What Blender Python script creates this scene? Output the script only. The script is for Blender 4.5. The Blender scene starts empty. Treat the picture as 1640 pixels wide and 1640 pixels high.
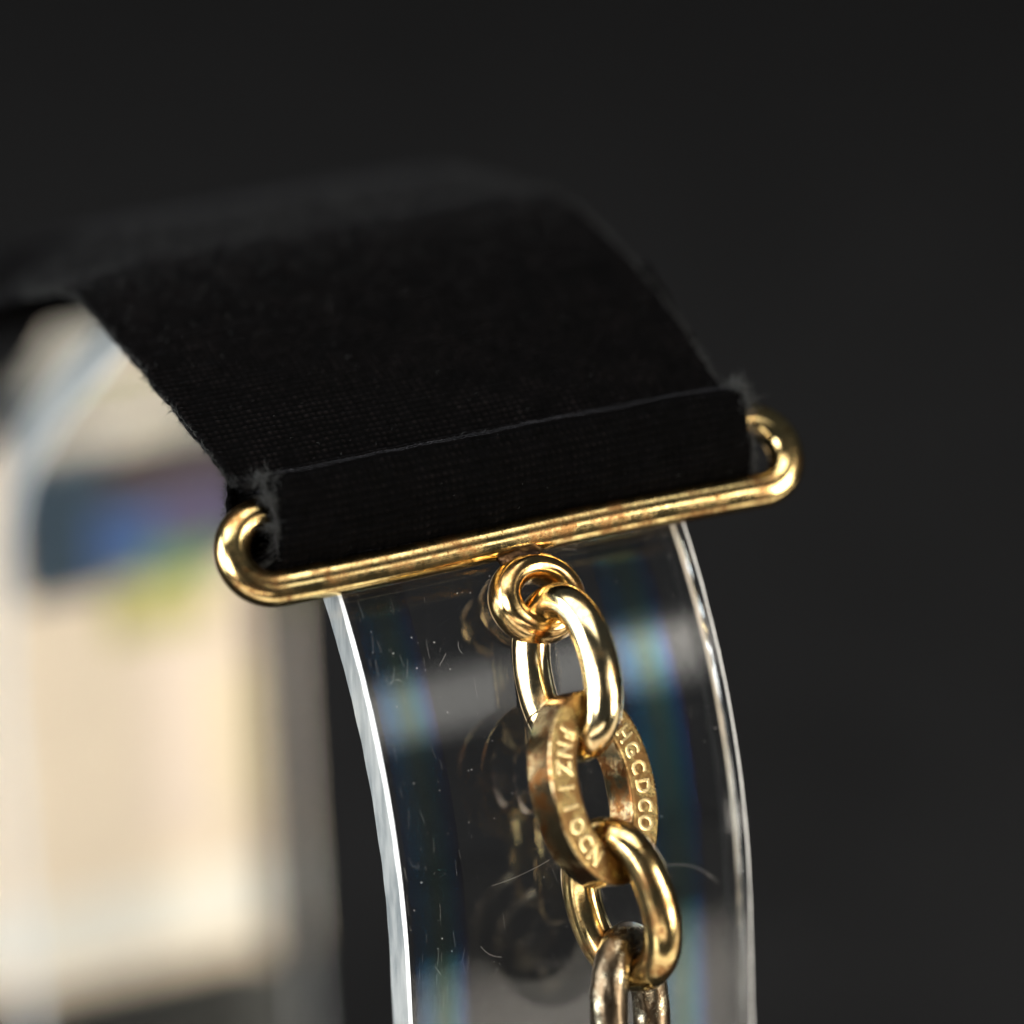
import bpy, bmesh, math, random
from mathutils import Vector, Matrix, noise
import numpy as np

R = math.radians
rnd = random.Random(7)
sc = bpy.context.scene
COL = sc.collection
MM = 0.001
H0 = 80.0            # height of the local origin above the table, mm
PHI = R(22)          # the stand is turned 22 degrees on the table

# ------------------------------------------------------------------ camera
TH, RO = R(24), R(2)
view = Vector((0, math.cos(TH), -math.sin(TH)))
r0 = Vector((1, 0, 0)); u0 = Vector((0, math.sin(TH), math.cos(TH)))
right = r0 * math.cos(RO) - u0 * math.sin(RO)
up = r0 * math.sin(RO) + u0 * math.cos(RO)
cam = bpy.data.cameras.new("camera")
cam_o = bpy.data.objects.new("camera", cam); COL.objects.link(cam_o)
m = Matrix((right, up, -view)).transposed().to_4x4()
m.translation = Vector((0, -274.064, 122.021 + H0)) * MM
cam_o.matrix_world = m
cam.sensor_width = 36; cam.lens = 36 * 300 / 56
cam.clip_start = 0.01; cam.clip_end = 20
cam.dof.use_dof = True
cam.dof.focus_distance = 0.3006
cam.dof.aperture_fstop = 11.0
cam.dof.aperture_blades = 0
sc.camera = cam_o

# ------------------------------------------------------------------ light
world = bpy.data.worlds.new("World"); sc.world = world; world.use_nodes = True
wb = world.node_tree.nodes["Background"]
wb.inputs[0].default_value = (0.80, 0.88, 1.0, 1); wb.inputs[1].default_value = 0.035

def area(name, pos, target, sx, sy, radiance, color, soft=0.3):
    l = bpy.data.lights.new(name, "AREA"); l.shape = "RECTANGLE"
    l.size = sx * MM; l.size_y = sy * MM
    l.energy = radiance * math.pi * sx * sy * MM * MM
    l.color = color
    l.use_nodes = True; nt = l.node_tree; em = nt.nodes["Emission"]; K = nt.links.new
    g = nt.nodes.new("ShaderNodeNewGeometry"); sp = nt.nodes.new("ShaderNodeSeparateXYZ"); K(g.outputs["Parametric"], sp.inputs[0])
    fac = []
    for ch in (0, 1):          # diffuser cloth: bright in the middle, fading towards each edge
        a = nt.nodes.new("ShaderNodeMath"); a.operation = "PINGPONG"; a.inputs[1].default_value = 0.5; K(sp.outputs[ch], a.inputs[0])
        r_ = nt.nodes.new("ShaderNodeMapRange"); r_.interpolation_type = "SMOOTHSTEP"; r_.inputs[2].default_value = soft
        r_.inputs[3].default_value = 0.12; r_.inputs[4].default_value = 1.15; K(a.outputs[0], r_.inputs[0]); fac.append(r_)
    mu = nt.nodes.new("ShaderNodeMath"); mu.operation = "MULTIPLY"; K(fac[0].outputs[0], mu.inputs[0]); K(fac[1].outputs[0], mu.inputs[1])
    K(mu.outputs[0], em.inputs[1])
    o = bpy.data.objects.new(name, l); COL.objects.link(o)
    o.location = Vector(pos) * MM
    d = (Vector(target) - Vector(pos)).normalized()
    o.rotation_euler = d.to_track_quat("-Z", "Y").to_euler()
    return o

TGT = (0, 0, 80)
area("overhead_softbox", (-130, -45, 520), (-130, 0, 80), 700, 330, 3.4, (1.0, 0.95, 0.87), 0.2)
area("front_window", (290, -285, 310), TGT, 280, 160, 1.4, (1.0, 0.96, 0.90), 0.42)
area("right_softbox", (330, -180, 165), TGT, 170, 340, 8.5, (1.0, 0.93, 0.82), 0.2)
area("board_fill_right", (330, -135, 40), (-25, 70, 40), 180, 220, 8.0, (1.0, 0.94, 0.84), 0.2)  # added lamp, brightens the board behind the stand
area("board_fill_left", (-330, -330, 250), (-20, 40, 50), 260, 260, 12.5, (0.98, 0.97, 0.96), 0.25)  # added fill lamp from the left front, lifts the same board
area("left_window", (-340, -60, 170), TGT, 220, 300, 9.5, (0.88, 0.95, 1.0), 0.15)
area("front_low_fill", (-50, -240, 4), TGT, 330, 70, 3.2, (1.0, 0.90, 0.80), 0.2)  # added unseen lamp for the pale lower band on the gold

sc.view_settings.view_transform = "Standard"; sc.view_settings.look = "None"
sc.view_settings.exposure = 0.0; sc.view_settings.gamma = 1.0
sc.cycles.use_denoising = True
sc.cycles.max_bounces = 16; sc.cycles.transmission_bounces = 12; sc.cycles.glossy_bounces = 6
sc.cycles.transparent_max_bounces = 16
sc.cycles.caustics_refractive = True; sc.cycles.caustics_reflective = True
sc.cycles.sample_clamp_indirect = 6.0

# ------------------------------------------------------------------ node helpers
def mat(name):
    mt = bpy.data.materials.new(name); mt.use_nodes = True
    nt = mt.node_tree; b = nt.nodes["Principled BSDF"]
    return mt, nt, b
def N(nt, kind, **kw):
    n = nt.nodes.new(kind)
    for k, v in kw.items():
        if k.startswith("_"): setattr(n, k[1:], v)
        else: n.inputs[k].default_value = v
    return n
def ramp(nt, fac, stops):
    n = nt.nodes.new("ShaderNodeValToRGB")
    el = n.color_ramp.elements
    while len(el) < len(stops): el.new(0.5)
    for e, (p, c) in zip(el, stops):
        e.position = p; e.color = (*c, 1) if len(c) == 3 else c
    nt.links.new(fac, n.inputs[0]); return n
def ocoord(nt, scale=(1, 1, 1)):
    t = N(nt, "ShaderNodeTexCoord"); mp = N(nt, "ShaderNodeMapping")
    mp.inputs["Scale"].default_value = scale
    nt.links.new(t.outputs["Object"], mp.inputs[0]); return mp.outputs[0]

# gold ------------------------------------------------------------------
def gold(name, base, tarnish, lo, hi, rough=0.10, scale=600, bump=0.06, hair=0.55):
    mt, nt, b = mat(name); L = nt.links.new
    co = ocoord(nt)
    n1 = N(nt, "ShaderNodeTexNoise", Scale=scale, Detail=6, Roughness=0.65); L(co, n1.inputs["Vector"])
    n2 = N(nt, "ShaderNodeTexNoise", Scale=scale * 5, Detail=5, Roughness=0.7); L(co, n2.inputs["Vector"])
    mx = N(nt, "ShaderNodeMath", _operation="MULTIPLY_ADD"); mx.inputs[1].default_value = 0.35
    L(n2.outputs["Fac"], mx.inputs[0]); L(n1.outputs["Fac"], mx.inputs[2])
    rp = ramp(nt, mx.outputs[0], [(lo, (0, 0, 0)), (hi, (1, 1, 1))])
    cm = N(nt, "ShaderNodeMix", _data_type="RGBA")
    cm.inputs[6].default_value = (*base, 1); cm.inputs[7].default_value = (*tarnish, 1)
    L(rp.outputs[0], cm.inputs[0])
    sc_ = []
    for k, st in enumerate(((1, .12, .9), (.15, 1, .5), (.8, 1, .12))):       # hairline scratches in three directions
        n3 = N(nt, "ShaderNodeTexNoise", Scale=5200, Detail=2, Roughness=0.6); L(ocoord(nt, st), n3.inputs["Vector"])
        r3 = ramp(nt, n3.outputs["Fac"], [(0.64, (0, 0, 0)), (0.72, (1, 1, 1))]); sc_.append(r3)
    m1 = N(nt, "ShaderNodeMath", _operation="MAXIMUM"); L(sc_[0].outputs[0], m1.inputs[0]); L(sc_[1].outputs[0], m1.inputs[1])
    m2 = N(nt, "ShaderNodeMath", _operation="MAXIMUM"); L(m1.outputs[0], m2.inputs[0]); L(sc_[2].outputs[0], m2.inputs[1])
    cs = N(nt, "ShaderNodeMix", _data_type="RGBA", _blend_type="MULTIPLY"); cs.inputs[7].default_value = (0.45, 0.34, 0.24, 1)
    sf = N(nt, "ShaderNodeMath", _operation="MULTIPLY"); sf.inputs[1].default_value = hair; L(m2.outputs[0], sf.inputs[0])
    L(sf.outputs[0], cs.inputs[0]); L(cm.outputs[2], cs.inputs[6]); L(cs.outputs[2], b.inputs["Base Color"])
    b.inputs["Metallic"].default_value = 1.0
    rr = N(nt, "ShaderNodeMapRange"); rr.inputs[3].default_value = rough; rr.inputs[4].default_value = rough + 0.16
    L(rp.outputs[0], rr.inputs[0]); L(rr.outputs[0], b.inputs["Roughness"])
    bp = N(nt, "ShaderNodeBump", Strength=bump, Distance=0.00012)
    L(n1.outputs["Fac"], bp.inputs["Height"])
    bp2 = N(nt, "ShaderNodeBump", Strength=bump * 1.5, Distance=0.00003)
    L(n2.outputs["Fac"], bp2.inputs["Height"]); L(bp.outputs[0], bp2.inputs["Normal"])
    L(bp2.outputs[0], b.inputs["Normal"])
    return mt
M_GOLD = gold("polished_gold", (0.88, 0.68, 0.30), (0.30, 0.16, 0.06), 0.57, 0.80, bump=0.12, hair=0.95)
M_PALE = gold("pale_gold", (0.90, 0.74, 0.41), (0.42, 0.24, 0.09), 0.62, 0.86, rough=0.10, bump=0.09, hair=0.7)
M_WORN = gold("worn_tarnished_gold", (0.84, 0.58, 0.25), (0.30, 0.15, 0.05), 0.58, 0.84, rough=0.13, bump=0.12)
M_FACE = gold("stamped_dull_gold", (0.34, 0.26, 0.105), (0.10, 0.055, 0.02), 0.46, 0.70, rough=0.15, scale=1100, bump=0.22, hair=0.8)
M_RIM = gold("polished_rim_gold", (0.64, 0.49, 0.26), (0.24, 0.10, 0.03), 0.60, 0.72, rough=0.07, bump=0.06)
M_OLD = gold("grey_worn_gold", (0.60, 0.53, 0.37), (0.11, 0.08, 0.05), 0.48, 0.70, rough=0.14, scale=900, bump=0.22, hair=0.95)
M_LETTER = gold("raised_letter_gold", (0.80, 0.62, 0.31), (0.5, 0.3, 0.1), 0.7, 0.95, rough=0.2)
M_SOLDER = gold("dark_solder", (0.13, 0.07, 0.032), (0.03, 0.018, 0.012), 0.40, 0.70, rough=0.35, bump=0.5)

# acrylic -----------------------------------------------------------------
def m_acrylic():
    mt, nt, b = mat("clear_acrylic"); L = nt.links.new
    b.inputs["Base Color"].default_value = (0.97, 0.985, 0.98, 1)
    b.inputs["Transmission Weight"].default_value = 1.0
    b.inputs["IOR"].default_value = 1.49
    co = ocoord(nt, (1, 1, 0.12))
    n = N(nt, "ShaderNodeTexNoise", Scale=900, Detail=4, Roughness=0.6); L(co, n.inputs["Vector"])
    rp = ramp(nt, n.outputs["Fac"], [(0.45, (0.02,) * 3), (0.8, (0.10,) * 3)])
    L(rp.outputs[0], b.inputs["Roughness"])
    bp = N(nt, "ShaderNodeBump", Strength=0.03, Distance=0.0001); L(n.outputs["Fac"], bp.inputs["Height"])
    L(bp.outputs[0], b.inputs["Normal"])
    return mt
def m_frost():
    mt, nt, b = mat("frosted_sawn_edge"); L = nt.links.new
    co = ocoord(nt, (1, 1, 0.25))
    n = N(nt, "ShaderNodeTexNoise", Scale=1300, Detail=5, Roughness=0.6); L(co, n.inputs["Vector"])
    rp = ramp(nt, n.outputs["Fac"], [(0.35, (0.27, 0.30, 0.31)), (0.65, (0.53, 0.55, 0.54))])
    L(rp.outputs[0], b.inputs["Base Color"])
    b.inputs["Roughness"].default_value = 0.28
    b.inputs["Transmission Weight"].default_value = 0.45
    b.inputs["IOR"].default_value = 1.49
    bp = N(nt, "ShaderNodeBump", Strength=0.25, Distance=0.0001); L(n.outputs["Fac"], bp.inputs["Height"])
    L(bp.outputs[0], b.inputs["Normal"])
    return mt
def m_streak():
    # painted acrylic reflection: tint runs blue - green - yellow - blue across the strip (UV x)
    mt, nt, b = mat("tinted_reflection"); L = nt.links.new
    uv = N(nt, "ShaderNodeTexCoord"); sp = N(nt, "ShaderNodeSeparateXYZ"); L(uv.outputs["UV"], sp.inputs[0])
    rp = ramp(nt, sp.outputs[0], [(0.0, (0.01, 0.05, 0.16)), (0.2, (0.01, 0.15, 0.32)), (0.5, (0.085, 0.18, 0.12)),
                                  (0.72, (0.02, 0.20, 0.28)), (0.86, (0.01, 0.09, 0.30)), (1.0, (0.05, 0.03, 0.10))])
    tr = N(nt, "ShaderNodeBsdfTransparent"); gl = N(nt, "ShaderNodeBsdfGlossy", Roughness=0.12)
    L(rp.outputs[0], gl.inputs[0])
    n = N(nt, "ShaderNodeTexNoise", Scale=120, Detail=4); L(ocoord(nt, (1, 1, 0.6)), n.inputs["Vector"])
    rf = ramp(nt, n.outputs["Fac"], [(0.3, (0.24,) * 3), (0.7, (0.5,) * 3)])
    mx = N(nt, "ShaderNodeMixShader"); L(rf.outputs[0], mx.inputs[0])
    L(tr.outputs[0], mx.inputs[1]); L(gl.outputs[0], mx.inputs[2])
    L(mx.outputs[0], nt.nodes["Material Output"].inputs[0])
    return mt
M_ACR, M_FROST, M_STREAK = m_acrylic(), m_frost(), m_streak()

def m_plain(name, col, rough=0.6, spec=0.5, vary=0.12, scale=200):
    mt, nt, b = mat(name); L = nt.links.new
    n = N(nt, "ShaderNodeTexNoise", Scale=scale, Detail=5); L(ocoord(nt), n.inputs["Vector"])
    rp = ramp(nt, n.outputs["Fac"], [(0.3, tuple(c * (1 - vary) for c in col)), (0.7, tuple(min(1, c * (1 + vary)) for c in col))])
    L(rp.outputs[0], b.inputs["Base Color"]); b.inputs["Roughness"].default_value = rough
    b.inputs["Specular IOR Level"].default_value = spec
    return mt
M_CHIP = m_plain("white_chipped_arris", (0.88, 0.89, 0.88), 0.35, 0.5, 0.1, 900)
def m_ribbon():
    mt, nt, b = mat("black_grosgrain"); L = nt.links.new
    n = N(nt, "ShaderNodeTexNoise", Scale=1500, Detail=6, Roughness=0.7); L(ocoord(nt), n.inputs["Vector"])
    rp = ramp(nt, n.outputs["Fac"], [(0.35, (0.0005, 0.0005, 0.0005)), (0.65, (0.0013, 0.0012, 0.0013)), (0.8, (0.004, 0.0035, 0.0035))])
    wa = N(nt, "ShaderNodeAttribute", _attribute_name="crown_light"); cm = N(nt, "ShaderNodeMix", _data_type="RGBA")
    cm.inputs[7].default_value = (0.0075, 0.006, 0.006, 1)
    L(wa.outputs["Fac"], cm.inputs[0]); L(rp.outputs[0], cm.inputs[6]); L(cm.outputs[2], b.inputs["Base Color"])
    b.inputs["Roughness"].default_value = 0.8; b.inputs["Specular IOR Level"].default_value = 0.02
    b.inputs["Sheen Weight"].default_value = 0.12; b.inputs["Sheen Roughness"].default_value = 0.2
    b.inputs["Sheen Tint"].default_value = (0.9, 0.9, 1.0, 1)
    return mt
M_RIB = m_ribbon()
M_FUZZ = m_plain("dark_grey_fibre", (0.030, 0.031, 0.030), 0.8, 0.3, 0.5, 3000)
M_DUST = m_plain("pale_dust", (0.40, 0.38, 0.36), 0.8, 0.3, 0.2)
M_TABLE = m_plain("charcoal_cloth", (0.0108, 0.0108, 0.0112), 0.95, 0.05, 0.15, 60)

# ------------------------------------------------------------------ geometry helpers
# local frame: a along the arch's width (towards the right, away), b backwards, z up; mm
def new_obj(name, verts, faces, mats, parent=None, origin=(0, 0, 0), smooth=True, fm=None, uv=None):
    v = (np.asarray(verts, dtype=float) - np.asarray(origin, dtype=float)) * MM
    me = bpy.data.meshes.new(name)
    me.from_pydata(v.tolist(), [], [tuple(f) for f in faces])
    for k in (mats if isinstance(mats, (list, tuple)) else [mats]): me.materials.append(k)
    if fm is not None: me.polygons.foreach_set("material_index", fm)
    if uv is not None:
        l = me.uv_layers.new(name="UVMap")
        for lp in me.loops: l.data[lp.index].uv = uv[lp.vertex_index]
    me.polygons.foreach_set("use_smooth", [smooth] * len(me.polygons))
    me.update()
    o = bpy.data.objects.new(name, me); COL.objects.link(o)
    place(o, origin, parent)
    return o
BASE = {}
def place(o, origin, parent):
    BASE[o.name] = Vector(origin)
    if parent is None:
        ca, sa = math.cos(PHI), math.sin(PHI)
        x, y, z = origin
        o.location = (Vector((ca * x - sa * y, sa * x + ca * y, z + H0))) * MM
        o.rotation_euler = (0, 0, PHI)
    else:
        o.parent = parent
        o.location = (Vector(origin) - BASE[parent.name]) * MM
def thing(name, origin, label, cat, group=None):
    o = bpy.data.objects.new(name, None); COL.objects.link(o); o.empty_display_size = 0.005
    place(o, origin, None); tag(o, label, cat, group); return o
def tag(o, label=None, cat=None, group=None, kind=None):
    if label: o["label"] = label
    if cat: o["category"] = cat
    if group: o["group"] = group
    if kind: o["kind"] = kind
    return o
def sweep(path, tangents_closed, prof, frames=None):
    """loft closed profile (list of 2-vectors) along frames [(P, X, Y)]; returns verts, faces"""
    V, F = [], []
    k = len(prof); n = len(path)
    for P, X, Y in path:
        for (x, y) in prof: V.append(P + X * x + Y * y)
    rng = n if tangents_closed else n - 1
    for i in range(rng):
        j = (i + 1) % n
        for q in range(k):
            p = (q + 1) % k
            F.append((i * k + q, i * k + p, j * k + p, j * k + q))
    if not tangents_closed:
        F.append(tuple(range(k))[::-1]); F.append(tuple((n - 1) * k + q for q in range(k)))
    return V, F
def flatbar(w, h, c):
    out = []
    for sx, sy, a0 in ((1, 1, 0), (-1, 1, 90), (-1, -1, 180), (1, -1, 270)):
        q = []
        for i in range(4):
            a = R(a0 + 90 * i / 3); q.append((sx * (w / 2 - c) + c * math.cos(a), sy * (h / 2 - c) + c * math.sin(a)))
        d0 = Vector((math.cos(R(a0 - 90)), math.sin(R(a0 - 90)))) * .05; d1 = Vector((math.cos(R(a0 + 180)), math.sin(R(a0 + 180)))) * .05
        out += [(q[0][0] + d0.x, q[0][1] + d0.y)] + q + [(q[3][0] + d1.x, q[3][1] + d1.y)]
    return out
def circ(r1, r2=None, n=28):
    r2 = r2 or r1
    return [(r1 * math.cos(2 * math.pi * i / n), r2 * math.sin(2 * math.pi * i / n)) for i in range(n)]
def drawn(r1, r2=None, n=64, amp=0.012, seed=0.0):
    """wire section with faint drawing grooves running along the wire"""
    r2 = r2 or r1; out = []
    for i in range(n):
        t = 2 * math.pi * i / n
        k = 1 + amp * noise.noise(Vector((3.2 * math.cos(t), 3.2 * math.sin(t), seed))) + amp * 0.5 * noise.noise(Vector((9 * math.cos(t), 9 * math.sin(t), seed + 5)))
        out.append((r1 * k * math.cos(t), r2 * k * math.sin(t)))
    return out
def rrect(w, h, c, seg=4):
    out = []
    for sx, sy, a0 in ((1, 1, 0), (-1, 1, 90), (-1, -1, 180), (1, -1, 270)):
        for i in range(seg + 1):
            a = R(a0 + 90 * i / seg)
            out.append((sx * (w / 2 - c) + c * math.cos(a), sy * (h / 2 - c) + c * math.sin(a)))
    return out
def tube(pts, rad, n=5, taper=False):
    pts = [Vector(p) for p in pts]; fr = []
    T = (pts[1] - pts[0]).normalized()
    X = T.orthogonal().normalized()
    for i, p in enumerate(pts):
        T = (pts[min(i + 1, len(pts) - 1)] - pts[max(i - 1, 0)]).normalized()
        X = (X - T * X.dot(T)).normalized(); Y = T.cross(X)
        k = rad * (1 - 0.7 * i / (len(pts) - 1)) if taper else rad
        fr.append((p, X * k, Y * k))
    return sweep(fr, False, circ(1, 1, n))
class Bag:
    def __init__(s): s.V, s.F = [], []
    def add(s, vf):
        o = len(s.V); s.V += [tuple(v) for v in vf[0]]; s.F += [tuple(i + o for i in f) for f in vf[1]]
def oval_path(c, sh, lg, nn, hw, hl, ex=2.0, n=120):
    """frames round an oval in the plane sh/lg; frame X radial outwards, Y along the normal"""
    out = []
    def P(t):
        ct, st = math.cos(t), math.sin(t)
        return c + sh * (hw * math.copysign(abs(ct) ** (2 / ex), ct)) + lg * (hl * math.copysign(abs(st) ** (2 / ex), st))
    for i in range(n):
        t = 2 * math.pi * i / n
        p = P(t); tg = (P(t + 1e-3) - P(t - 1e-3)).normalized()
        out.append((p, tg.cross(nn).normalized(), nn))
    return out
def ortho(sh, lg):
    lg = Vector(lg).normalized(); sh = Vector(sh); sh = (sh - lg * sh.dot(lg)).normalized()
    return sh, lg, sh.cross(lg).normalized()

# ------------------------------------------------------------------ table
def table():
    bm = bmesh.new()
    x0, x1, y0, y1 = -900, 900, -700, 2500
    nx, ny = 60, 80
    vs = [[bm.verts.new((x0 + (x1 - x0) * i / nx, y0 + (y1 - y0) * j / ny, 0.25 * noise.noise(Vector((i * .9, j * .9, 0))))) for i in range(nx + 1)] for j in range(ny + 1)]
    for j in range(ny):
        for i in range(nx): bm.faces.new((vs[j][i], vs[j][i + 1], vs[j + 1][i + 1], vs[j + 1][i]))
    for v in bm.verts: v.co *= MM
    me = bpy.data.meshes.new("tabletop"); bm.to_mesh(me); bm.free(); me.materials.append(M_TABLE)
    for p in me.polygons: p.use_smooth = True
    o = bpy.data.objects.new("tabletop", me); COL.objects.link(o)
    tag(o, "charcoal cloth covered tabletop, out of focus behind everything", kind="structure")
table()

# ------------------------------------------------------------------ acrylic ring stand
AL, AR = -9.9, 10.9       # width of the band along a
EB, EZ, CB, CZ, EXP = 34.4, 31.0, 27.5, -24.0, 2.08
FOOT = -80.0
def _profile():
    P = []
    f = lambda x, k: abs(x) ** (2 / EXP) * k
    for d in range(0, 80, 2):
        P.append((CB - f(math.cos(R(d)), EB), CZ + f(math.sin(R(d)), EZ)))
    keys = [P[-1], (24.6, 6.85), (27.8, 6.45), (31.5, 4.75), (37, 1.15), (45, -4.6), (54, -11.2), (61.5, -17.8), (66.5, -25), (69.2, -34), (70, -44), (70, -80)]
    K = [Vector(k) for k in [P[-2]] + keys]
    for i in range(1, len(K) - 1):
        p0, p1, p2, p3 = K[i - 1], K[i], K[i + 1], K[min(i + 2, len(K) - 1)]
        m_ = max(4, int((p2 - p1).length * 2))
        for k in range(m_):
            t = k / m_
            q = 0.5 * ((2 * p1) + (p2 - p0) * t + (2 * p0 - 5 * p1 + 4 * p2 - p3) * t * t + (3 * p1 - p0 - 3 * p2 + p3) * t ** 3)
            P.append((q.x, q.y))
    P.append((70.0, FOOT))
    P = [Vector(p) for p in [(P[0][0], FOOT)] + P]
    D = [0.0]
    for a, b in zip(P, P[1:]): D.append(D[-1] + (b - a).length)
    return P, D
ARCH_P, ARCH_D = _profile()
def arch_at(d, off=0.0):
    """point of the arch's outer profile (b, z) at d mm along it from the front foot; off = outwards"""
    d = min(max(d, 0.0), ARCH_D[-1])
    def P(x):
        x = min(max(x, 0.0), ARCH_D[-1]); i = min(max(int(np.searchsorted(ARCH_D, x)) - 1, 0), len(ARCH_P) - 2)
        k = (x - ARCH_D[i]) / max(1e-9, ARCH_D[i + 1] - ARCH_D[i]); return ARCH_P[i].lerp(ARCH_P[i + 1], k)
    t = (P(d + .6) - P(d - .6)).normalized()
    return P(d) + Vector((-t.y, t.x)) * off
SHOULDER = CZ - FOOT
def ring_pt(t, off=0.0):
    """the same, by angle round the front shoulder (0 = shoulder)"""
    return arch_at(SHOULDER + t * 32.5, off)
def stand():
    root = thing("display_stand", (0, CB, FOOT), "clear acrylic arch display stand with frosted sawn edges under the black ribbon", "display stand")
    c, th = 0.17, 2.75
    prof = [(AL, -th + c), (AL, -c), (AL + c, 0), (AR - c, 0), (AR, -c), (AR, -th + c), (AR - c, -th), (AL + c, -th)]
    n = 420; V, F, fm = [], [], []
    for i in range(n):
        d = ARCH_D[-1] * i / (n - 1)
        for a, o in prof:
            w = 0.0
            if abs(o) < 2.9 and a in (AL, AR): w = 0.035 * noise.noise(Vector((i * .35, o, a)))
            p = arch_at(d, o); V.append((a + w, p.x, p.y))
    k = len(prof)
    frost = {0, 4}
    for i in range(n - 1):
        for q in range(k):
            F.append((i * k + q, i * k + (q + 1) % k, (i + 1) * k + (q + 1) % k, (i + 1) * k + q))
            fm.append(1 if q == 0 else 2 if q in (1, 3, 7) else 0)
    F += [tuple(range(k)), tuple((n - 1) * k + q for q in range(k))]; fm += [1, 1]
    o = new_obj("band", V, F, [M_ACR, M_FROST, M_CHIP], root, (0, CB, CZ), fm=fm)
    me = o.data
    bm = bmesh.new(); bm.from_mesh(me)
    for e in bm.edges:
        if len(e.link_faces) == 2 and e.calc_face_angle(0) > R(25): e.smooth = False
    bmesh.ops.recalc_face_normals(bm, faces=bm.faces)
    bm.to_mesh(me); bm.free()
    # added strips on the inner face, tinted to imitate reflected streaks
    for a0, a1 in ((-8.7, -5.5), (5.6, 9.0)):
        V, F, UV = [], [], []
        nn = 80
        for i in range(nn + 1):
            t = R(-60 + 115 * i / nn)
            p = ring_pt(t, -3.06)
            for j in range(5):
                V.append((a0 + (a1 - a0) * j / 4, p.x, p.y)); UV.append((j / 4, i / nn))
        for i in range(nn):
            for j in range(4): F.append((i * 5 + j, i * 5 + j + 1, i * 5 + j + 6, i * 5 + j + 5))
        new_obj("reflection_strip", V, F, M_STREAK, root, (0, CB, CZ), uv=UV)
    # dust and short fibres lying on the front face
    bag = Bag()
    def surf(a, t, off=0.02):
        p = ring_pt(t, off); return Vector((a, p.x, p.y))
    for _ in range(760):
        a = rnd.uniform(AL + .3, AR - .3); t = R(rnd.uniform(-20, 48)); s = 0.010 + 0.036 * rnd.random() ** 5
        c0 = surf(a, t, s * 0.6)
        V = [c0 + Vector((rnd.uniform(.6, 1.4) * x * s, rnd.uniform(.6, 1.4) * y * s, rnd.uniform(.6, 1.4) * z * s)) for x, y, z in ((1, 0, 0), (-1, 0, 0), (0, 1, 0), (0, -1, 0), (0, 0, 1), (0, 0, -1))]
        bag.add((V, [(0, 2, 4), (2, 1, 4), (1, 3, 4), (3, 0, 4), (2, 0, 5), (1, 2, 5), (3, 1, 5), (0, 3, 5)]))
    def fibre(a, t, length, ang, curl, rad):
        pts = []; x, y = a, t
        for i in range(10):
            pts.append(surf(x, y, rad)); x += math.cos(ang) * length / 9; y += math.sin(ang) * length / 9 / 31.0; ang += curl / 9
        bag.add(tube(pts, rad, 4))
    for _ in range(12):
        fibre(rnd.uniform(AL + 1, AR - 1), R(rnd.uniform(-15, 42)), rnd.uniform(.2, .9), rnd.uniform(0, 6.3), rnd.uniform(-2, 2), 0.006)
    for _ in range(110):   # near vertical hairline scratches along the left side
        fibre((AL + .3 + 5 * rnd.random() ** 1.6) if rnd.random() < .75 else rnd.uniform(AL, AR), R(rnd.uniform(-20, 46)), rnd.uniform(.15, 1.1), R(-90 + rnd.gauss(0, 9)), rnd.uniform(-.3, .3), 0.0024)
    fibre(5.2, R(7), 4.2, R(4), -1.1, 0.007)
    fibre(-4.6, R(9), 3.6, R(5), .25, 0.005)
    fibre(-5.5, R(3), 1.5, R(-60), .9, 0.009)
    d = new_obj("surface_dust", bag.V, bag.F, M_DUST, root, (0, CB, CZ), smooth=False)
    tag(d, kind="stuff")
stand()

# ------------------------------------------------------------------ ribbon
def catmull(P, m):
    P = [Vector(p) for p in P]; out = []
    for i in range(len(P) - 1):
        p0, p1, p2, p3 = P[max(i - 1, 0)], P[i], P[i + 1], P[min(i + 2, len(P) - 1)]
        for k in range(m):
            t = k / m
            out.append(0.5 * ((2 * p1) + (p2 - p0) * t + (2 * p0 - 5 * p1 + 4 * p2 - p3) * t * t + (3 * p1 - p0 - 3 * p2 + p3) * t ** 3))
    out.append(P[-1]); return out
def resample(pts, step):
    d = [0]
    for i in range(1, len(pts)): d.append(d[-1] + (pts[i] - pts[i - 1]).length)
    n = int(d[-1] / step); res = []; j = 0
    for i in range(n + 1):
        s = d[-1] * i / n
        while j < len(d) - 2 and d[j + 1] < s: j += 1
        k = (s - d[j]) / max(1e-9, d[j + 1] - d[j]); res.append(pts[j].lerp(pts[j + 1], k))
    return res, d[-1]
RB0, RB1 = -13.6, 15.2
RIB_T = 0.36
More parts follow.
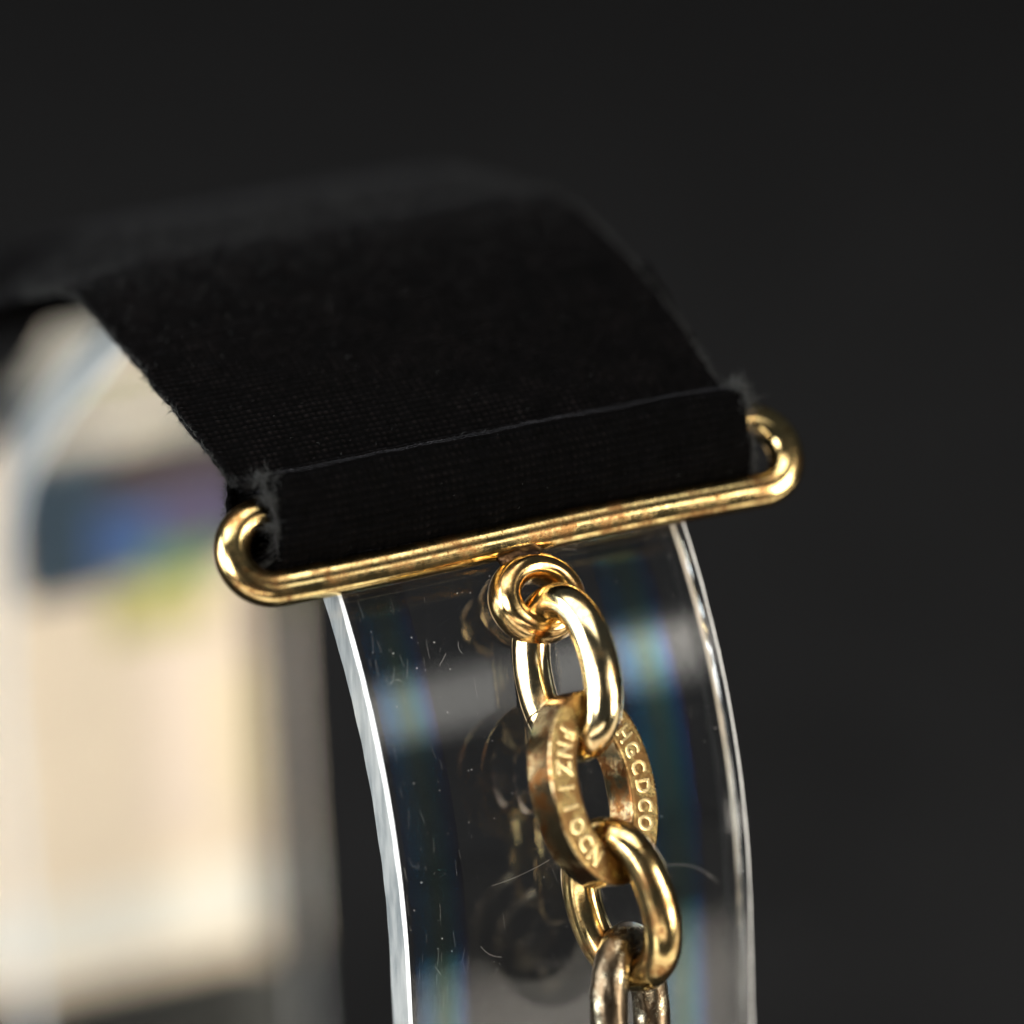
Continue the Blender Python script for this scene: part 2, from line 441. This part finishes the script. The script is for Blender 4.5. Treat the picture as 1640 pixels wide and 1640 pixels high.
def ribbon():
    # profile (b, z): tail behind the crest -> front roll round the upper bar of the loop -> tucked under
    far = [(66, -12.0), (63, -7.5), (58, -3.2), (52, -.3), (45, 2.6), (38, 5.2), (33, 6.45)]
    P = [tuple(p) for p in far] + [(27.6, 7.25), (25.6, 7.62), (22.5, 7.4), (17.5, 6.55), (13, 5.5), (9.5, 4.55), (7.0, 3.8), (5.2, 3.2), (4.35, 2.9),
         (3.75, 3.05), (3.15, 3.2), (2.5, 2.95), (2.02, 2.4), (1.66, 1.5), (1.48, .4), (1.55, -.7), (2.05, -1.5), (2.9, -1.3), (3.9, -.6), (5.6, .8), (7.6, 2.15), (10.2, 3.55), (13, 4.8), (16, 5.75)]
    pts, length = resample(catmull(P, 14), 0.075)
    n = len(pts); w = 260
    V = []
    nor = []
    for i in range(n):
        t = (pts[min(i + 1, n - 1)] - pts[max(i - 1, 0)]).normalized(); nor.append(Vector((-t.y, t.x)) * -1)
    # outward = away from the stand; path runs far->front so left-hand normal sign is checked at the crest
    ic = min(range(n), key=lambda i: (pts[i] - Vector((27.6, 7.6))).length)
    if nor[ic].y < 0: nor = [-x for x in nor]
    ribp = 0.43
    ir = min(range(n), key=lambda i: (pts[i] - Vector((3.4, 2.95))).length)
    def edges(i):
        d = (i - ir) * 0.075
        k = min(1, max(0, (d + .5) / 1.0)); k = k * k * (3 - 2 * k)
        q = min(1, max(0, -d / 27))
        k2 = max(0, math.sin(math.pi * min(1, max(0, (d - .2) / 6.2)))) * .15 + .14 * noise.noise(Vector((d * .55, 3, 3)))
        u = min(1, max(0, (d - 4.6) / 1.4)) - min(1, max(0, (d - 9.5) / 4))
        return ((-14.4 - 3.1 * q ** .85) * (1 - k) - 13.25 * k - 1.7 * u + k2, (14.5 - 1.5 * q + .75 * math.sin(math.pi * q)) * (1 - k) + 15.35 * k - k2)
    crown_light = []
    for side in (1, -1):
        for i in range(n):
            s = i * 0.075
            row = int(s / ribp); ph = s / ribp - row
            jitter = noise.noise(Vector((row * 7.3, 0, side)))
            rib = abs(math.sin(math.pi * ph)) ** 0.7
            drop = 0.0
            for j in range(w + 1):
                e0, e1 = edges(i)
                a = e0 + (e1 - e0) * j / w
                e = min(a - e0, e1 - a)
                cell = 0.78 + 0.22 * math.cos(2 * math.pi * (a / 0.40 + 0.30 * noise.noise(Vector((row * 5.7, 1, side))) + .22 * noise.noise(Vector((a * .7, s * .4, 3)))))
                cell *= 0.95 + 0.3 * noise.noise(Vector((a * 2.1, row * 2.3, 6)))
                wob = (0.05 + .09 * min(1, max(0, (i - ir) * .075 / 2))) * noise.noise(Vector((a * .9, s * .5, side))) + 0.03 * noise.noise(Vector((a * 3, row * 3.1, 1)))
                h = RIB_T / 2 + (0.11 * rib * cell * (1 + .4 * jitter) + wob) * min(1, e / .3 + .2)
                if e < 0.5: h += 0.10 * math.sin(math.pi * e / 0.5) * (0.7 + .6 * noise.noise(Vector((s * 2.5, side, 4))))
                fold = min(1, max(0, (i - ir) * .075 + .8))
                rnd_ = .38 * fold * max(0, 1 - e / 1.3) ** 2 + fold * .16 * noise.noise(Vector((a * .22, s * .3, 12)))
                p = pts[i] + nor[i] * (h * side - rnd_)
                edge = 0.0
                if e == 0 or e < 0.12: edge = 0.10 * noise.noise(Vector((s * 1.7, j > w / 2, 2.2)))
                ov = max(0, -9.9 - a, a - 10.9); back = min(1, max(0, (p.x - 23) / 16))
                V.append((a + edge, p.x, p.y - back * 0.18 * ov ** 1.5)); crown_light.append((1 - .6 * fold) * (max(0, rib * cell - .5) / .5) ** 2 * (0.6 + 0.8 * noise.noise(Vector((a * .6, s * .4, 9)))))  # thread-crown highlights painted lighter, dimmed on the shaded fold
    W1 = w + 1; F = []
    off = n * W1
    for i in range(n - 1):
        for j in range(w):
            q = i * W1 + j
            F.append((q, q + 1, q + W1 + 1, q + W1)); F.append((off + q, off + q + W1, off + q + W1 + 1, off + q + 1))
        for j in (0, w):
            q = i * W1 + j
            F.append((q, q + W1, off + q + W1, off + q) if j == 0 else (q, off + q, off + q + W1, q + W1))
    for i in (0, n - 1):
        for j in range(w):
            q = i * W1 + j; F.append((q, q + 1, off + q + 1, off + q))
    root = thing("ribbon", (0.8, 27.5, 7), "black ribbed fabric ribbon folded through the gold oval loop over the stand", "ribbon")
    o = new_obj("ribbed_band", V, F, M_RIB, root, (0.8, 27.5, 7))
    at = o.data.attributes.new("crown_light", "FLOAT", "POINT"); at.data.foreach_set("value", crown_light)
    # frayed selvedge fibres
    bag = Bag()
    def hair(p, d, ln, curl, rad):
        d = d.normalized(); ax = Vector((rnd.gauss(0, 1), rnd.gauss(0, 1), rnd.gauss(0, 1))).normalized(); pp = [p.copy()]
        for _ in range(6):
            d = (Matrix.Rotation(curl / 6, 3, ax) @ d).normalized(); p = p + d * (ln / 6); pp.append(p.copy())
        bag.add(tube(pp, rad, 3, True))
    vis = [i for i in range(n) if pts[i].x < 31 and i >= ic - 60]
    for _ in range(2600):
        i = rnd.choice(vis); side = rnd.choice((-1, 1)); a = edges(i)[0 if side < 0 else 1]
        hh = rnd.uniform(-.2, .26)
        p = Vector((a + rnd.uniform(-.05, .05), pts[i].x + nor[i].x * hh, pts[i].y + nor[i].y * hh))
        T = Vector((0, *(pts[min(i + 1, n - 1)] - pts[max(0, i - 1)]))).normalized()
        p.z -= min(1, max(0, (p.y - 23) / 16)) * .18 * max(0, -9.9 - a, a - 10.9) ** 1.5
        hair(p, Vector((side * rnd.uniform(.1, .8), nor[i].x * rnd.uniform(-.4, .9), nor[i].y * rnd.uniform(-.4, .9))) + T * rnd.uniform(-1.2, 1.2), rnd.uniform(.15, .55), rnd.uniform(-3, 3), rnd.uniform(.012, .022))
    # bunched knots of loose threads where the fold turns at each edge
    for a, side in ((-13.25, -1), (15.3, 1)):
        for (b, z, k, spread) in ((3.3, 3.2, 150, .34), (2.3, 2.5, 100, .28), (1.9, .9, 70, .25), (2.2, -.6, 60, .25)):
            for _ in range(k):
                p = Vector((a + rnd.gauss(-side * .12, .26), b + rnd.gauss(0, spread), z + rnd.gauss(.05, spread * .5)))
                hair(p, Vector((rnd.gauss(side * .3, 1), rnd.gauss(0, 1), rnd.gauss(.3, .8))), rnd.uniform(.3, .95), rnd.uniform(-4, 4), rnd.uniform(.012, .022))
    # nap standing on the crest
    for _ in range(5600):
        i = min(n - 1, max(0, int(rnd.gauss(ic - 40, 70)))); e0, e1 = edges(i); a = rnd.uniform(e0, e1)
        p = Vector((a, pts[i].x + nor[i].x * .22, pts[i].y + nor[i].y * .22))
        ov = max(0, -9.9 - a, a - 10.9); p.z -= min(1, max(0, (p.y - 23) / 16)) * .18 * ov ** 1.5
        hair(p, Vector((rnd.gauss(0, .8), nor[i].x + rnd.gauss(0, .5), nor[i].y + rnd.gauss(0, .5))), rnd.uniform(.15, .42), rnd.uniform(-3, 3), rnd.uniform(.010, .018))
    # stray lint on the face
    for _ in range(170):
        i = rnd.choice(vis); a = rnd.uniform(RB0 + .3, RB1 - .3); hh = .30
        p = Vector((a, pts[i].x + nor[i].x * hh, pts[i].y + nor[i].y * hh))
        hair(p, Vector((rnd.gauss(0, 1), rnd.gauss(0, .6), rnd.gauss(0, .6))) + Vector((0, nor[i].x, nor[i].y)) * .4, rnd.uniform(.08, .35), rnd.uniform(-4, 4), rnd.uniform(.008, .016))
    f = new_obj("frayed_threads", bag.V, bag.F, M_FUZZ, root, (0.8, 27.5, 7))
    tag(f, kind="stuff")
ribbon()

# ------------------------------------------------------------------ gold loop
def loop():
    lo = Vector((1.1, 1.08, -2.2)); hi = Vector((1.1, 3.70, 0.95))
    c = (lo + hi) / 2; root = thing("ribbon_loop", tuple(lo), "long oval gold wire loop holding the folded black ribbon", "ribbon loop")
    sh = Vector((1, 0, 0)); lg = (hi - lo).normalized(); nn = sh.cross(lg)
    r = (hi - lo).length / 2; hs = 16.5 - r
    path = []
    ns, na = 60, 44
    for i in range(ns): path.append(((-hs + 2 * hs * i / ns), -r, 0, -1))
    for i in range(na): t = -math.pi / 2 + math.pi * i / na; path.append((hs + r * math.cos(t), r * math.sin(t), math.cos(t), math.sin(t)))
    for i in range(ns): path.append((hs - 2 * hs * i / ns, r, 0, 1))
    for i in range(na): t = math.pi / 2 + math.pi * i / na; path.append((-hs + r * math.cos(t), r * math.sin(t), math.cos(t), math.sin(t)))
    fr = []
    for i, (x, y, ox, oy) in enumerate(path):
        bend = 0.10 * math.sin(x * .21 + .5) * (1 if y < 0 else -.3)
        fr.append((c + sh * x + lg * (y + bend), sh * ox + lg * oy, nn))
    V, F = sweep(fr, True, drawn(1.0, 1.0, 72, 0.007, 1.5))
    new_obj("wire", V, F, M_GOLD, root, tuple(lo))
    e_sh, e_lg, e_nn = ortho((0.976, 0.0782, -0.2034), (0.1097, 0.6303, 0.7686))
    ec = Vector((0.77, -1.3, -4.85))
    V, F = sweep(oval_path(ec, e_sh, e_lg, e_nn, 2.0, 1.75, 2, 72), True, drawn(0.86, 1.2, 48, .02, 3))
    o = new_obj("eyelet", V, F, M_WORN, root, tuple(ec))
    tag(o, "small round eyelet soldered under the loop")
    bm = bmesh.new(); bmesh.ops.create_icosphere(bm, subdivisions=4, radius=1)
    sp = Vector((0.6, 0.05, -2.8)); V = []
    for v in bm.verts:
        d = 1 + .30 * noise.noise(v.co * 1.7) + .16 * noise.noise(v.co * 4.5)
        V.append(sp + Vector((v.co.x * 1.35, v.co.y * .85, v.co.z * .5)) * d)
    F = [[v.index for v in f.verts] for f in bm.faces]; bm.free()
    o = new_obj("solder_joint", V, F, M_SOLDER, root, tuple(sp))
    tag(o, "dark grimy solder joint between loop and eyelet")
loop()

# ------------------------------------------------------------------ chain
def letter_mesh(ch):
    cu = bpy.data.curves.new("letter", "FONT"); cu.body = ch; cu.size = 1.0; cu.extrude = 0.06; cu.offset = 0.02
    cu.bevel_depth = 0.02; cu.bevel_resolution = 1; cu.align_x = "CENTER"; cu.resolution_u = 4
    o = bpy.data.objects.new("letter", cu); COL.objects.link(o)
    bpy.context.view_layer.update()
    dg = bpy.context.evaluated_depsgraph_get(); me = o.evaluated_get(dg).to_mesh()
    V = [v.co.copy() for v in me.vertices]; F = [tuple(p.vertices) for p in me.polygons]
    o.evaluated_get(dg).to_mesh_clear(); bpy.data.objects.remove(o); bpy.data.curves.remove(cu)
    return V, F
def chain():
    root = thing("chain", (0.83, -5.1, -7.7), "gold cable chain of oval links hanging from the loop in front of the stand", "chain")
    def wire_link(c, sh, lg, hw, hl, r, mt, label, ex=2.15, rough=0.0):
        sh, lg, nn = ortho(sh, lg); c = Vector(c)
        V, F = sweep(oval_path(c, sh, lg, nn, hw, hl, ex, 128), True, drawn(r, r, 64, 0.014, c.x * 3))
        if rough:
            V = [v + (v - c).normalized() * rough * noise.noise(v * 2.2) for v in V]
        o = new_obj("link", V, F, mt, root, tuple(c)); tag(o, label); return o, (c, sh, lg, nn)
    # first link, with its cut seam
    o, (c, sh, lg, nn) = wire_link((0.83, -5.119, -7.749), (0.4219, -0.7004, 0.5756), (0.0463, 0.6508, 0.7579), 2.62, 4.0, 1.06, M_PALE, "bright pale gold top link hanging in the eyelet, with a fine seam")
    pth = oval_path(c, sh, lg, nn, 2.62, 4.0, 2.15, 128)
    i = 72; P, X, Y = pth[i]; T = (pth[i + 1][0] - pth[i - 1][0]).normalized()
    V, F = sweep([(P - T * .05, X, Y), (P + T * .05, X, Y)], False, circ(1.085, 1.085, 40))
    new_obj("seam", V, F, M_SOLDER, o, tuple(P))
    # flat stamped link
    c = Vector((0.632, -8.8, -13.122)); sh, lg, nn = ortho((0.9395, 0.3179, -0.1279), (-0.0273, 0.4417, 0.8968))
    if nn.y > 0: nn = -nn
    fw, hh = 1.9, 2.1; hw, hl = 3.62 - fw / 2, 5.40 - fw / 2
    pth = oval_path(c, sh, lg, nn, hw, hl, 2.1, 144)
    pth = [(p, x if (p - c).dot(x) > 0 else -x, y) for p, x, y in pth]
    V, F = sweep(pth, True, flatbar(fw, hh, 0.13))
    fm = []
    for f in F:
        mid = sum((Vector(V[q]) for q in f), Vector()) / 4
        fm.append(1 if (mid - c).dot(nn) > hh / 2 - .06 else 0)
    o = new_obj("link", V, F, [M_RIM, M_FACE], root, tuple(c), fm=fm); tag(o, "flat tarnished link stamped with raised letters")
    def letters(txt, t0, t1, size, flip):
        bag = Bag()
        for k, ch in enumerate(txt):
            t = R(t0 + (t1 - t0) * (k + .5) / len(txt))
            ct, st = math.cos(t), math.sin(t)
            p = c + sh * (hw * ct) + lg * (hl * st)
            tg = (sh * (-hw * st) + lg * (hl * ct)).normalized() * (1 if t1 > t0 else -1)
            upv = nn.cross(tg)
            Vl, Fl = letter_mesh(ch)
            bag.add(([p + nn * (hh / 2 + .0) + tg * (v.x * size) + upv * ((v.y - .36) * size * 1.25) + nn * (v.z * .7) for v in Vl], Fl))
        new_obj("stamped_lettering", bag.V, bag.F, M_LETTER, o, tuple(c), smooth=False)
    letters("YHGCDCOS", 56, -54, 1.08, 1)
    letters("FNZIIOCN", 124, 236, 1.08, 1)
    wire_link((1.06, -11.256, -19.107), (0.4268, -0.8272, 0.3656), (-0.0956, 0.3607, 0.9278), 2.78, 3.92, 1.05, M_GOLD, "rich gold smooth link below the stamped one")
    wire_link((0.94, -12.416, -25.557), (0.7739, 0.5928, -0.2228), (0.0711, 0.2683, 0.9607), 2.4, 4.3, 1.03, M_OLD, "worn greyish link at the bottom edge, rubbed and pitted", rough=.06)
chain()

# ------------------------------------------------------------------ added board behind the stand, coloured like the far leg's reflection
def card():
    root = thing("reflection_board", (-2, 80, -80), "added board behind the stand, coloured like the bright reflection in its far leg", "card")
    M = {k: m_plain(k, c, 0.6, 0.3, 0.06, 80) for k, c in {
        "cream_reflection": (0.86, 0.71, 0.54), "white_helper": (0.88, 0.83, 0.73), "grey_reflection": (0.36, 0.35, 0.31), "navy_reflection": (0.035, 0.06, 0.085),
        "maroon_reflection": (0.055, 0.038, 0.038), "blue_reflection": (0.05, 0.10, 0.24), "violet_reflection": (0.085, 0.07, 0.13), "yellow_reflection": (0.50, 0.45, 0.18),
        "green_reflection": (0.12, 0.22, 0.10), "pink_reflection": (0.80, 0.66, 0.54), "charcoal_reflection": (0.028, 0.028, 0.025), "ash_reflection": (0.075, 0.075, 0.07), "gold_reflection": (0.84, 0.70, 0.48)}.items()}
    B = 80.0
    def slab(name, a0, a1, z0, z1, b0, th, mt):
        V = [(a, b, z) for b in (b0, b0 + th) for a, z in ((a0, z0), (a1, z0), (a1, z1), (a0, z1))]
        F = [(0, 1, 2, 3), (7, 6, 5, 4), (0, 4, 5, 1), (1, 5, 6, 2), (2, 6, 7, 3), (3, 7, 4, 0)]
        return new_obj(name, V, F, mt, root, (-2, 80, -80), smooth=False)
    def sheet(name, pts, b0, th, mt):
        k = len(pts); V = [(a, b, z) for b in (b0, b0 + th) for a, z in pts]
        F = [tuple(range(k)), tuple(range(2 * k - 1, k - 1, -1))] + [(i, i + k, (i + 1) % k + k, (i + 1) % k) for i in range(k)]
        return new_obj(name, V, F, mt, root, (-2, 80, -80), smooth=False)
    sheet("board", [(-20, -80), (11.6, -80), (11.6, -16.2), (1.5, -16.2), (-6.5, -27), (-20, -34)], B, 1.2, M["cream_reflection"])
    b = B - .06
    sheet("reflection_patch", [(-6.2, -26.8), (-5.4, -23.6), (11.6, -23.6), (11.6, -16.2), (1.5, -16.2)][1:], b, .06, M["grey_reflection"])
    slab("reflection_patch", -5.5, 11.6, -35, -23.6, b, .06, M["maroon_reflection"])
    slab("reflection_patch", -5.0, 1.5, -37, -22.8, b - .07, .06, M["navy_reflection"])
    slab("reflection_patch", 0.2, 5, -36.5, -29.5, b - .14, .06, M["blue_reflection"])
    slab("reflection_patch", 5, 11.3, -36, -28.5, b - .07, .06, M["violet_reflection"])
    slab("reflection_patch", 1.0, 8.5, -41, -36.2, b - .21, .06, M["yellow_reflection"])
    slab("reflection_patch", 4.0, 10, -37, -34.2, b - .28, .06, M["green_reflection"])
    slab("reflection_patch", 3, 11, -58, -40.5, b - .07, .06, M["pink_reflection"])
    slab("reflection_patch", 8.5, 11.6, -57, -45, b - .14, .06, M["gold_reflection"])
    slab("reflection_patch", -20, 11.6, -66.5, -61, b, .06, M["white_helper"])
    slab("reflection_patch", -20, 10.0, -80, -68.5, b, .06, M["charcoal_reflection"])
    slab("reflection_patch", 10.0, 13.5, -80, -69, b, .06, M["ash_reflection"])
card()

# ------------------------------------------------------------------ added white sheet out of view in front, a reflector for the gold
def paper():
    nx, ny = 24, 12; V, F = [], []
    for j in range(ny + 1):
        for i in range(nx + 1):
            x = -260 + 520 * i / nx; y = -40 - 58 * j / ny
            V.append((x, y, -79.2 + 1.2 * noise.noise(Vector((i * .3, j * .3, 1)))))
    for j in range(ny):
        for i in range(nx):
            q = j * (nx + 1) + i; F.append((q, q + nx + 1, q + nx + 2, q + 1))
    o = new_obj("reflector_sheet", V, F, m_plain("white_helper", (0.85, 0.80, 0.74), 0.7, 0.3, 0.02), None, (0, -40, -79.4))
    md = o.modifiers.new("thickness", "SOLIDIFY"); md.thickness = 0.0002
    tag(o, "added white reflector sheet out of view in front of the stand", "paper")
paper()
